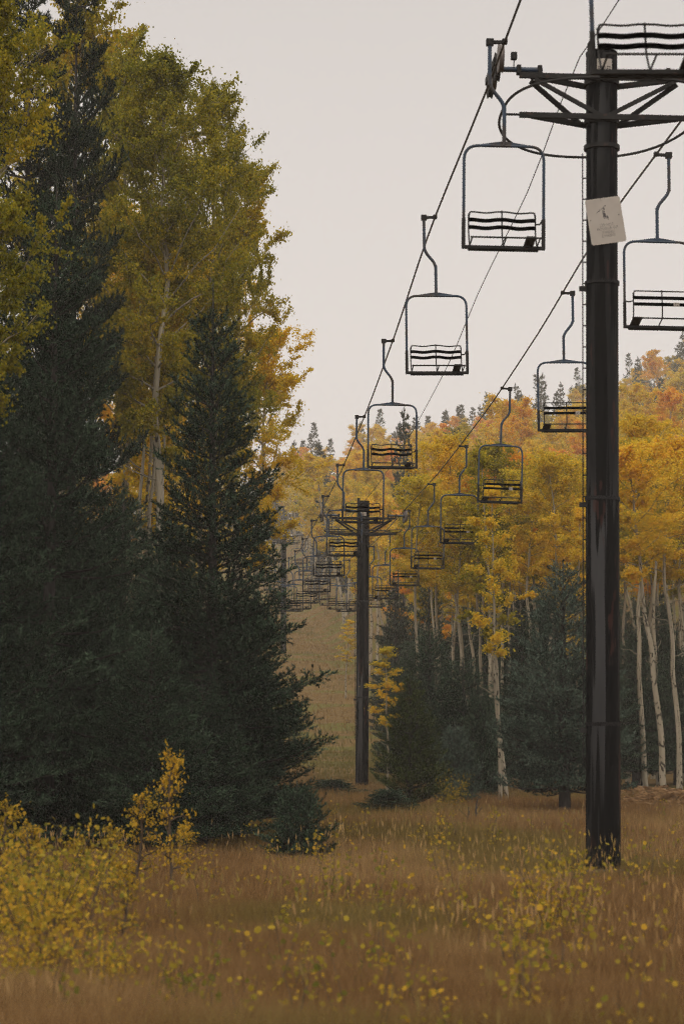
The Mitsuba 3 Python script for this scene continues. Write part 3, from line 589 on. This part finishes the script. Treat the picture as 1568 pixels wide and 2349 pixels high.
tree('fir_tree', 'g_fir_old', 60, 64.0, .9, 'dark fir behind the yellow boughs at the upper left edge', 'fir tree', 130, fit(20.0, -60, 60, 64.0))
def asp(grp, c, H, px, tip, Y, label, s=None, rz=0, g=None, lean=None):
    k = fit(H, tip, px, Y); return tree('aspen_tree', f'{grp}_{c}', px, Y, s or k, label, 'aspen tree', rz, k, g, lean)
asp('g_aspen_broad', 'leaf_green', 19.0, 386, 180, 62.0, 'big olive green aspen with a pale forked trunk above the left spruces', .86, 15)
asp('g_aspen_broad', 'leaf_green', 19.0, 472, 262, 66.0, 'olive aspen whose crown makes the right shoulder of the left grove against the sky', .60, 200)
asp('g_aspen_tall', 'leaf_green', 17.0, 538, 420, 73.0, 'yellow green aspen at the right side of the left grove, half behind green crowns', .75, 100)
asp('g_aspen_tall', 'leaf_gold', 17.0, 580, 800, 80.0, 'golden aspen low on the right of the left grove, nearest the clearing', .82, 40)
asp('g_aspen_tall', 'leaf_green', 17.0, 285, 200, 67.0, 'olive aspen between the tall fir and the forked aspen', .95, 310)
asp('g_aspen_tall', 'leaf_green', 17.0, 130, -40, 72.0, 'yellow aspen rising behind the tall fir at the top left', 1.1, 60)
asp('g_aspen_thin', 'leaf_gold', 13.0, 330, 560, 66.0, 'slim golden aspen, left of two pale trunks seen in the gap of the left spruces', 1.1, 60)
asp('g_aspen_thin', 'leaf_gold', 13.0, 352, 520, 68.0, 'slim golden aspen, right of two pale trunks seen in the gap of the left spruces', 1.0, 190)
asp('g_aspen_tall', 'leaf_gold', 17.0, 300, 520, 78.0, 'golden aspen glowing through the gap behind the left spruces', .95, 222)
asp('g_aspen_tall', 'leaf_gold', 17.0, 455, 560, 84.0, 'golden aspen behind the spire spruce, glimpsed through its upper boughs', 1.0, 77)
asp('g_aspen_tall', 'leaf_gold', 17.0, 385, 640, 90.0, 'farthest golden aspen of the left grove behind its pale trunks', 1.0, 177)
asp('g_aspen_broad', 'leaf_green', 19.0, -95, -30, 38.0, 'near aspen with olive yellow boughs hanging in at the upper left edge', .62, 250)
for px, tip, Y, w in ((326, 560, 63.0, 'leftmost'), (345, 600, 65.0, 'second'), (362, 540, 63.5, 'third')):
    asp('g_aspen_mid_b', 'leaf_gold', 14.6, px, tip, Y, f'{w} of three straight pale trunks with golden crowns in the gap between the left spruces', .8, px, lean=(0, 0))
# right of the clearing
spruce('g_spruce_full_needle_pale', 6.2, 1288, 1285, 60.0, 'full blue spruce with a thick bare trunk foot left of the near tower', 1.05, 70)
spruce('g_spruce_young_needle_pale', 2.0, 1040, 1650, 66.0, 'small pale spruce standing between the young pine and the full blue spruce', .95, 20, g=None)
spruce('g_spruce_young_needle_blue', 2.0, 1100, 1575, 69.5, 'narrow small spruce left beside the full blue spruce', .95, 220)
tree('pine_tree', 'g_pine_young', 938, 61.0, 1.0, 'young green pine right of the middle tower foot', 'pine tree', 0, fit(4.4, 1545, 938, 61.0))
spruce('g_spruce_full_needle_blue', 6.2, 985, 1440, 80.0, 'dark spruce behind the young pine, its tip above the pine', .95, 130)
spruce('g_spruce_full_needle_blue', 6.2, 1062, 1505, 74.0, 'dark spruce right of the young pine, before the pale trunk pair', 1.0, 190)
spruce('g_spruce_full_needle_blue', 6.2, 915, 1510, 92.0, 'dark spruce just right of the middle tower pole', .66, 250)
spruce('g_spruce_spire', 10.0, 1195, 1400, 84.0, 'dark spruce behind the full blue spruce on its left', .95, 10)
spruce('g_spruce_spire', 10.0, 1258, 1200, 112.0, 'dark tall spruce among the pale trunks left of the near tower', 1.1, 50)
spruce('g_spruce_spire', 10.0, 1130, 1225, 114.0, 'dark spruce standing in the trunks behind the pale trunk pair', 1.15, 150)
spruce('g_spruce_full_needle_blue', 6.2, 1450, 1440, 88.0, 'dark spruce immediately right of the near tower pole', 1.1, 15)
spruce('g_spruce_full_needle_blue', 6.2, 1545, 1480, 91.0, 'dark spruce behind the crooked white trunk at the right edge', 1.2, 95)
spruce('g_spruce_spire', 10.0, 1500, 1360, 104.0, 'shaded spruce deep behind the white trunks at the right edge', 1.2, 200)
spruce('g_spruce_full_needle_blue', 6.2, 1365, 1480, 86.0, 'dark spruce mostly hidden behind the near tower pole', 1.1, 300)
asp('g_aspen_thin', 'leaf_gold', 13.0, 1143, 1130, 67.0, 'slim bright yellow aspen, left of the pale trunk pair before dark spruces', .8, 20, lean=(-1.4, 0))
asp('g_aspen_thin', 'leaf_green', 13.0, 1159, 1050, 68.0, 'slim aspen, right of the pale trunk pair before dark spruces', .8, 120, lean=(-2.4, 0))
asp('g_aspen_thin', 'leaf_gold', 13.0, 886, 1490, 79.0, 'small orange gold aspen right beside the middle tower pole', .66, 0)
asp('g_aspen_thin', 'leaf_gold', 13.0, 792, 1425, 160.0, 'small yellow aspen left behind the middle tower pole', .75, 90)
asp('g_aspen_mid', 'leaf_gold', 13.6, 1512, 1060, 76.0, 'white crooked aspen with a yellow crown right of the near tower', 1.05, 80, lean=(-2.6, 0))
asp('g_aspen_mid_b', 'leaf_gold', 14.6, 1548, 1040, 79.0, 'slender white aspen with a yellow crown at the right edge', 1.05, 200, lean=(-1, 0))
asp('g_aspen_mid_b', 'leaf_green', 14.6, 1470, 1045, 86.0, 'greenish yellow aspen close right of the near tower pole', 1.15, 300)
asp('g_aspen_thin', 'leaf_gold', 13.0, 1315, 1180, 84.0, 'small crowned yellow aspen peeping from behind the near tower pole', .8, 40)

for px, tip, Y, c, w in ((962, 1010, 92, 'leaf_gold', 'left of the young pine'), (1012, 1030, 96, 'leaf_gold', 'above the young pine'), (1034, 1040, 100, 'leaf_green', 'above the dark spruces by the pine'), (1060, 1050, 93, 'leaf_gold', 'just left of the pale trunk pair'),
                      (1098, 1030, 97, 'leaf_green', 'left behind the pale trunk pair'), (1172, 1000, 95, 'leaf_gold', 'right behind the pale trunk pair'), (1206, 985, 90, 'leaf_gold', 'left above the full blue spruce'), (1240, 960, 88, 'leaf_gold', 'straight above the full blue spruce'),
                      (1262, 990, 96, 'leaf_orange', 'right above the full blue spruce'), (1300, 970, 92, 'leaf_gold', 'between the full blue spruce and the near tower'), (1328, 990, 98, 'leaf_gold', 'close left of the near tower pole'),
                      (1432, 1010, 95, 'leaf_green', 'close right of the near tower pole, deeper in'), (1490, 990, 97, 'leaf_gold', 'deeper behind the white trunks at the right edge'), (1560, 1000, 94, 'leaf_gold', 'cut by the right edge of the picture')):
    asp('g_aspen_mid_b', c, 14.6, px, tip + 115, Y, f'aspen with a straight bare trunk {w}', .92, px * 7 % 360, lean=(((px * 13) % 7 - 3) * .5, 0))

# ------------------------------------------------------------------ trees: the forest behind
frng = np.random.default_rng(77)
def scatter(y0, y1, gap, off0, off1, left=False, n=4000, frame=1.03):
    """Points of the forest floor, at least gap apart, right (or left) of the lift line and within the reach of the view."""
    out = []
    for _ in range(n):
        y = y0 + (y1 - y0) * frng.random(); w = .1412 * y * frame + 2.0
        x = frng.uniform(-w, w); o = x - line_x(y)
        if (o < off0 or o > off1) if not left else (o > -off0 or o < -off1): continue
        if all((x - a) ** 2 + (y - b) ** 2 > gap * gap for a, b in out): out.append((x, y))
    return out
LOOK = {'leaf_green': 'olive green', 'leaf_gold': 'golden yellow', 'leaf_orange': 'orange'}
def where(x, y):
    q = 784 + x / y * F; return 'right of the near tower' if q > 1400 else 'left of the near tower' if q > 1080 else 'right of the middle tower' if q > 840 else 'around the middle tower'
def wild(name, grp, x, y, s, sz, label, cat, g):
    k = num(name); inst(k, grp, place((x, y, gz(x, y) - .1), s, frng.uniform(0, 360), sz, frng.normal(0, 1.6, 2))); lab(k, label, cat, g)
near = scatter(90, 132, 2.9, 4.6, 60)
for x, y in near:
    c = frng.choice(AL, p=[.52, .43, .05]); gname = frng.choice(['g_aspen_mid', 'g_aspen_mid_b']); s = frng.uniform(.8, .96)
    wild('aspen_tree', f'{gname}_{c}', x, y, s * 1.05, s * frng.uniform(.9, 1.04) , f'{LOOK[c]} aspen with bare pale trunk in the near grove, {where(x, y)}', 'aspen tree', 'aspens of the grove behind the right chairs')
for x, y in scatter(112, 150, 3.1, 4.2, 40):
    s = frng.uniform(.6, .92); wild('spruce_tree', f"g_conifer_mid_{frng.choice(['needle_blue', 'needle_dark'])}", x, y, s, s, f'dark spruce under the near aspen grove, {where(x, y)}', 'spruce tree', 'spruces under the aspens')
for x, y in scatter(132, 215, 4.9, 5.0, 70):
    c = frng.choice(AL, p=[.25, .4, .35]) if y < 165 else frng.choice(AL, p=[.08, .47, .45]); gname = frng.choice(['g_aspen_far', 'g_aspen_far_b']); s = frng.uniform(.8, 1.06)
    wild('aspen_tree', f'{gname}_{c}', x, y, s * 1.1, s, f'{LOOK[c]} aspen in the lower hillside belt, {where(x, y)}', 'aspen tree', 'aspens of the lower hillside belt')
for x, y in scatter(215, 330, 7.6, 6.5, 110):
    c = frng.choice(AL, p=[.08, .72, .20]); gname = frng.choice(['g_aspen_far', 'g_aspen_far_b']); s = frng.uniform(1.1, 1.5)
    wild('aspen_tree', f'{gname}_{c}', x, y, s, s * .9, f'hazy {LOOK[c]} aspen midway up the hillside, {where(x, y)}', 'aspen tree', 'aspens of the middle hillside')
for x, y in scatter(330, 520, 11, 8, 200):
    c = frng.choice(AL, p=[.05, .80, .15]); gname = frng.choice(['g_aspen_far', 'g_aspen_far_b']); s = frng.uniform(1.35, 1.8)
    wild('aspen_tree', f'{gname}_{c}', x, y, s, s * .8, f'pale hazy {LOOK[c]} aspen high on the far hillside, {where(x, y)}', 'aspen tree', 'aspens of the far hillside')
for x, y in scatter(150, 480, 15, 6.5, 60, left=True):
    c = frng.choice(AL, p=[.2, .6, .2]); s = frng.uniform(1.1, 1.5)
    wild('aspen_tree', f'g_aspen_far_{c}', x, y, s, s * .9, 'pale aspen left of the slope clearing in the distance', 'aspen tree', 'aspens left of the distant clearing')
for x, y in scatter(250, 520, 21, 6, 200):
    s = frng.uniform(.8, 1.5); wild('spruce_tree', frng.choice(['g_conifer_far', 'g_conifer_far_thin']), x, y, s, s * 1.05, f'hazy dark conifer among the far hillside aspens, {where(x, y)}', 'spruce tree', 'conifers on the far hillside')
for x, y in scatter(485, 540, 6.5, -30, 200, n=900):
    s = frng.uniform(.8, 1.7); wild('spruce_tree', frng.choice(['g_conifer_far', 'g_conifer_far_thin']), x, y, s, s * 1.05, f'hazy grey conifer on the skyline ridge, {where(x, y)}', 'spruce tree', 'conifers on the skyline ridge')
tree('spruce_tree', 'g_conifer_far', 925, 215.0, 1.0, 'dark conifer standing alone among orange aspens, framed by the third left chair', 'spruce tree', 0, fit(12.0, 935, 925, 215.0))

# ------------------------------------------------------------------ low plants
def plant(name, grp, px, Y, s, label, cat, g=None, rz=None, dz=0.0, sz=None):
    k = num(name); p = spot(px, Y); p[2] += dz; inst(k, grp, place(p, s, frng.uniform(0, 360) if rz is None else rz, sz)); return lab(k, label, cat, g)
plant('aspen_shrub', 'g_shrub_0', 125, 18.0, .8, 'near blurred aspen shrub with round yellow green leaves at the lower left', 'aspen shrub', rz=0)
plant('aspen_shrub', 'g_shrub_1', 0, 19.5, .78, 'yellow aspen shrub at the left edge behind the near blurred shrub', 'aspen shrub', rz=60)
plant('aspen_shrub', 'g_shrub_1', 245, 17.0, .5, 'low yellow leaved aspen shrub at the foot of the near blurred shrub', 'aspen shrub', rz=100)
plant('aspen_shrub', 'g_shrub_0', 40, 16.8, .5, 'low aspen shrub with amber leaves in the lower left corner', 'aspen shrub', rz=200)
for px, Y, s, l in ((30, 25, .95, 'thin yellow aspen saplings before dark spruces at the left edge'), (180, 26.5, .8, 'thin yellow sapling before the leftmost spruce trunk'), (120, 22, .9, 'yellow sapling just above the near blurred shrub')):
    plant('aspen_shrub', 'g_shrub_1', px, Y, s, l, 'aspen shrub', rz=px)
tree('aspen_tree', 'g_aspen_whip', 398, 29.0, .8, 'young bright yellow aspen with airy leaves before the left spruces', 'aspen tree', 0, fit(1.55, 1740, 395, 29.0))
tree('aspen_tree', 'g_aspen_whip', 318, 29.5, .8, 'fainter young yellow aspen left of the bright one before the left spruces', 'aspen tree', 90, fit(1.55, 1830, 318, 29.5))
for px, Y, s, l in ((255, 27, .62, 'low on the dark spruce skirts, left of the bright young aspen'), (200, 25, .6, 'second from the bright young aspen, over the blurred shrub'), (95, 24, .68, 'over the blurred shrub near the left edge'), (15, 26, .8, 'tallest at the left edge over the blurred shrub'), (290, 21, .52, 'right above the tip of the blurred shrub'), (440, 31, .55, 'small, right of the bright young aspen')):
    plant('aspen_sapling', 'g_aspen_whip', px, Y, s, f'thin yellow sapling {l}', 'aspen sapling', rz=px * 3)
plant('aspen_shrub', 'g_shrub_0', 1255, 22.5, .76, 'olive yellow aspen shrub in the meadow left of the near tower foot', 'aspen shrub', rz=30)
plant('aspen_shrub', 'g_shrub_1', 1030, 63.5, .8, 'yellow leaved aspen shrub grown through the small pale spruce', 'aspen shrub', rz=10)
srng = np.random.default_rng(9)
pts = []
while len(pts) < 190:
    y = 14.0 * (60 / 14.0) ** srng.random(); x = srng.uniform(-.15, .15) * y
    if x < -.055 * y and y > 34: continue
    if x - line_x(y) > 3 and y > 34 and srng.random() < .5: continue
    pts.append((x, y))
for x, y in pts:
    k = num('aspen_sapling'); inst(k, f'g_sapling_{srng.integers(5)}', place((x, y, gz(x, y)), srng.uniform(.75, 1.4) * (.85 if y < 18 else 1), srng.uniform(0, 360))); lab(k, 'small yellow leaved aspen sapling in the meadow grass', 'aspen sapling', 'aspen saplings in the meadow grass')
for i, (px, Y, s) in enumerate([(1440, 66, 1), (1475, 64, 1.1), (1505, 66, 1), (1530, 65, 1.2), (1560, 67, 1.1), (1490, 69, 1), (1550, 71, 1.2), (1435, 70, .9), (1465, 73, 1.2), (1520, 60, .8)]):
    plant('fern', f'g_fern_{i % 2}', px, Y, s, 'dry brown fern at the forest edge right of the near tower', 'fern', 'dry ferns right of the near tower')
plant('juniper_bush', 'g_spruce_young_needle_blue', 760, 73.0, 1.25, 'low dark juniper sprawling left of the middle tower foot', 'juniper bush', sz=.32)
plant('juniper_bush', 'g_spruce_young_needle_blue', 890, 59.0, 1.0, 'low dark juniper before the young pine', 'juniper bush', sz=.34)
def stalk(px, Y, h):
    k = num('dead_stalk'); p = spot(px, Y); r = np.random.default_rng(int(px))
    q = np.array([p + [0, 0, -.1], p + [.02, 0, h * .5], p + [.05, 0, h]]); ms = [tube(bez(q, 4), np.linspace(.035, .012, 9), 6)]
    for i in range(3): a = p + [.02, 0, h * (.3 + .2 * i)]; ms.append(tube([a, a + [r.uniform(-.2, .2), r.uniform(-.1, .1), .18]], .008, 4))
    put(k, join(ms), 'conifer_bark', smooth=True); return k
lab(stalk(1085, 55, .52), 'taller of two dead brown stalks in the grass left of the full blue spruce', 'dead stalk'); lab(stalk(1067, 54, .3), 'shorter of two dead brown stalks in the grass left of the full blue spruce', 'dead stalk')

# ------------------------------------------------------------------ grass
grng = np.random.default_rng(3)
def blades(x, y, h, w, bend, segs):
    n = len(x); z = ground(x, y) - .02; az = grng.uniform(0, 2 * np.pi, n); d = np.stack([np.cos(az), np.sin(az), 0 * az], 1)
    fz = grng.uniform(-.8, .8, n); s = np.stack([np.cos(fz), np.sin(fz), 0 * fz], 1)
    p0 = np.stack([x, y, z], 1); up = np.array([0, 0, 1.0]); H = h[:, None]; W = w[:, None] / 2; Bd = (bend * h)[:, None]
    rnd = np.stack([grng.random(n), grng.random(n)], 1)
    tip = p0 + up * H + d * Bd
    if segs == 1:
        v = np.stack([p0 - s * W, p0 + s * W, tip], 1); f = np.arange(3 * n).reshape(-1, 3); return v.reshape(-1, 3), f, np.repeat(rnd, 3, 0)
    m = p0 + up * H * .6 + d * Bd * .25
    v = np.stack([p0 - s * W, p0 + s * W, m + s * W * .8, m - s * W * .8, tip], 1); k = np.arange(n)[:, None] * 5
    return v.reshape(-1, 3), np.vstack([k + [0, 1, 2], k + [0, 2, 3], k + [3, 2, 4]]), np.repeat(rnd, 5, 0)
def field(y0, y1, n, h, w, segs, off=None):
    y = np.sqrt(grng.uniform(y0 ** 2, y1 ** 2, n)); x = grng.uniform(-.155, .155, n) * y
    if off: k = (x - line_x(y) > off[0]) & (x - line_x(y) < off[1]); x, y = x[k], y[k]
    k = grng.random(len(x)) < .45 + .55 * (np.sin(x * 1.7 + np.sin(y * .9) * 2) * np.sin(y * .8 + x * .4) > -.5); x, y = x[k], y[k]
    clump = .75 + .3 * np.sin(x * 1.1 + 2 * np.sin(y * .7)) * np.sin(y * 1.3)
    return blades(x, y, h * clump * grng.uniform(.55, 1.2, len(x)), w * grng.uniform(.6, 1.3, len(x)), np.abs(grng.normal(.22, .16, len(x))), segs)
def heads(n):
    """Pale seed heads on tall stems."""
    y = np.sqrt(grng.uniform(12 ** 2, 50 ** 2, n)); x = grng.uniform(-.155, .155, n) * y; k = np.sin(x * .8 + 1.2 * np.sin(y * .35)) + .5 * np.sin(y * .6) > grng.normal(0, .5, n); x, y = x[k], y[k]; n = len(x)
    h = grng.uniform(.42, .72, n); z = ground(x, y); t = np.stack([grng.normal(0, .09, n), grng.normal(0, .09, n), h], 1); b = np.stack([x, y, z], 1); e = b + t; u = unit(t); s = unit(np.cross(u, randdir(grng, n)))
    st = np.stack([b - s * .0022, b + s * .0022, e], 1).reshape(-1, 3); c = cards(e + u * .03, u * .06, s * .010, np.full(n, .97), grng.uniform(.7, 1, n))
    return stack([(st, np.arange(3 * n).reshape(-1, 3), np.full((3 * n, 2), .8)), c])
g = stack([field(11.5, 21, 110000, .40, .0055, 2), field(21, 38, 170000, .42, .009, 2), field(38, 72, 150000, .40, .017, 1), heads(3200)])
put('grass', g[:2], 'grass_dry', uv=g[2]); lab('grass', 'tall dry reddish brown meadow grass with olive patches', 'grass', kind='stuff')
g = stack([field(70, 120, 60000, .30, .03, 1, (-9, 9)), field(120, 300, 60000, .32, .06, 1, (-9, 8))])
put('slope_grass', g[:2], 'grass_slope', uv=g[2]); lab('slope_grass', 'short tan grass on the ski slope under the lift', 'grass', kind='stuff')

# ------------------------------------------------------------------ haze
top = max(float(ground(*np.meshgrid(np.linspace(-690, 690, 80), np.linspace(-75, 990, 80))).max()) + 4, 110)
low = float(ground(*np.meshgrid(np.linspace(-690, 690, 80), np.linspace(-75, 990, 80))).min()) - 1.2
scene['haze'] = {'type': 'cube', 'to_world': T().translate([0, 470, (top + low) / 2]).scale([720, 560, (top - low) / 2]), 'bsdf': {'type': 'null'}, 'interior': {'type': 'ref', 'id': 'haze_air'}}
lab('haze', 'thin grey mountain air fading the far hillside', 'haze', kind='stuff')
asked = {d['source']['id'] for d in scene.values() if d.get('type') == 'instance'}
for k in [k for k, d in scene.items() if d.get('type') == 'shapegroup' and k not in asked]: del scene[k]
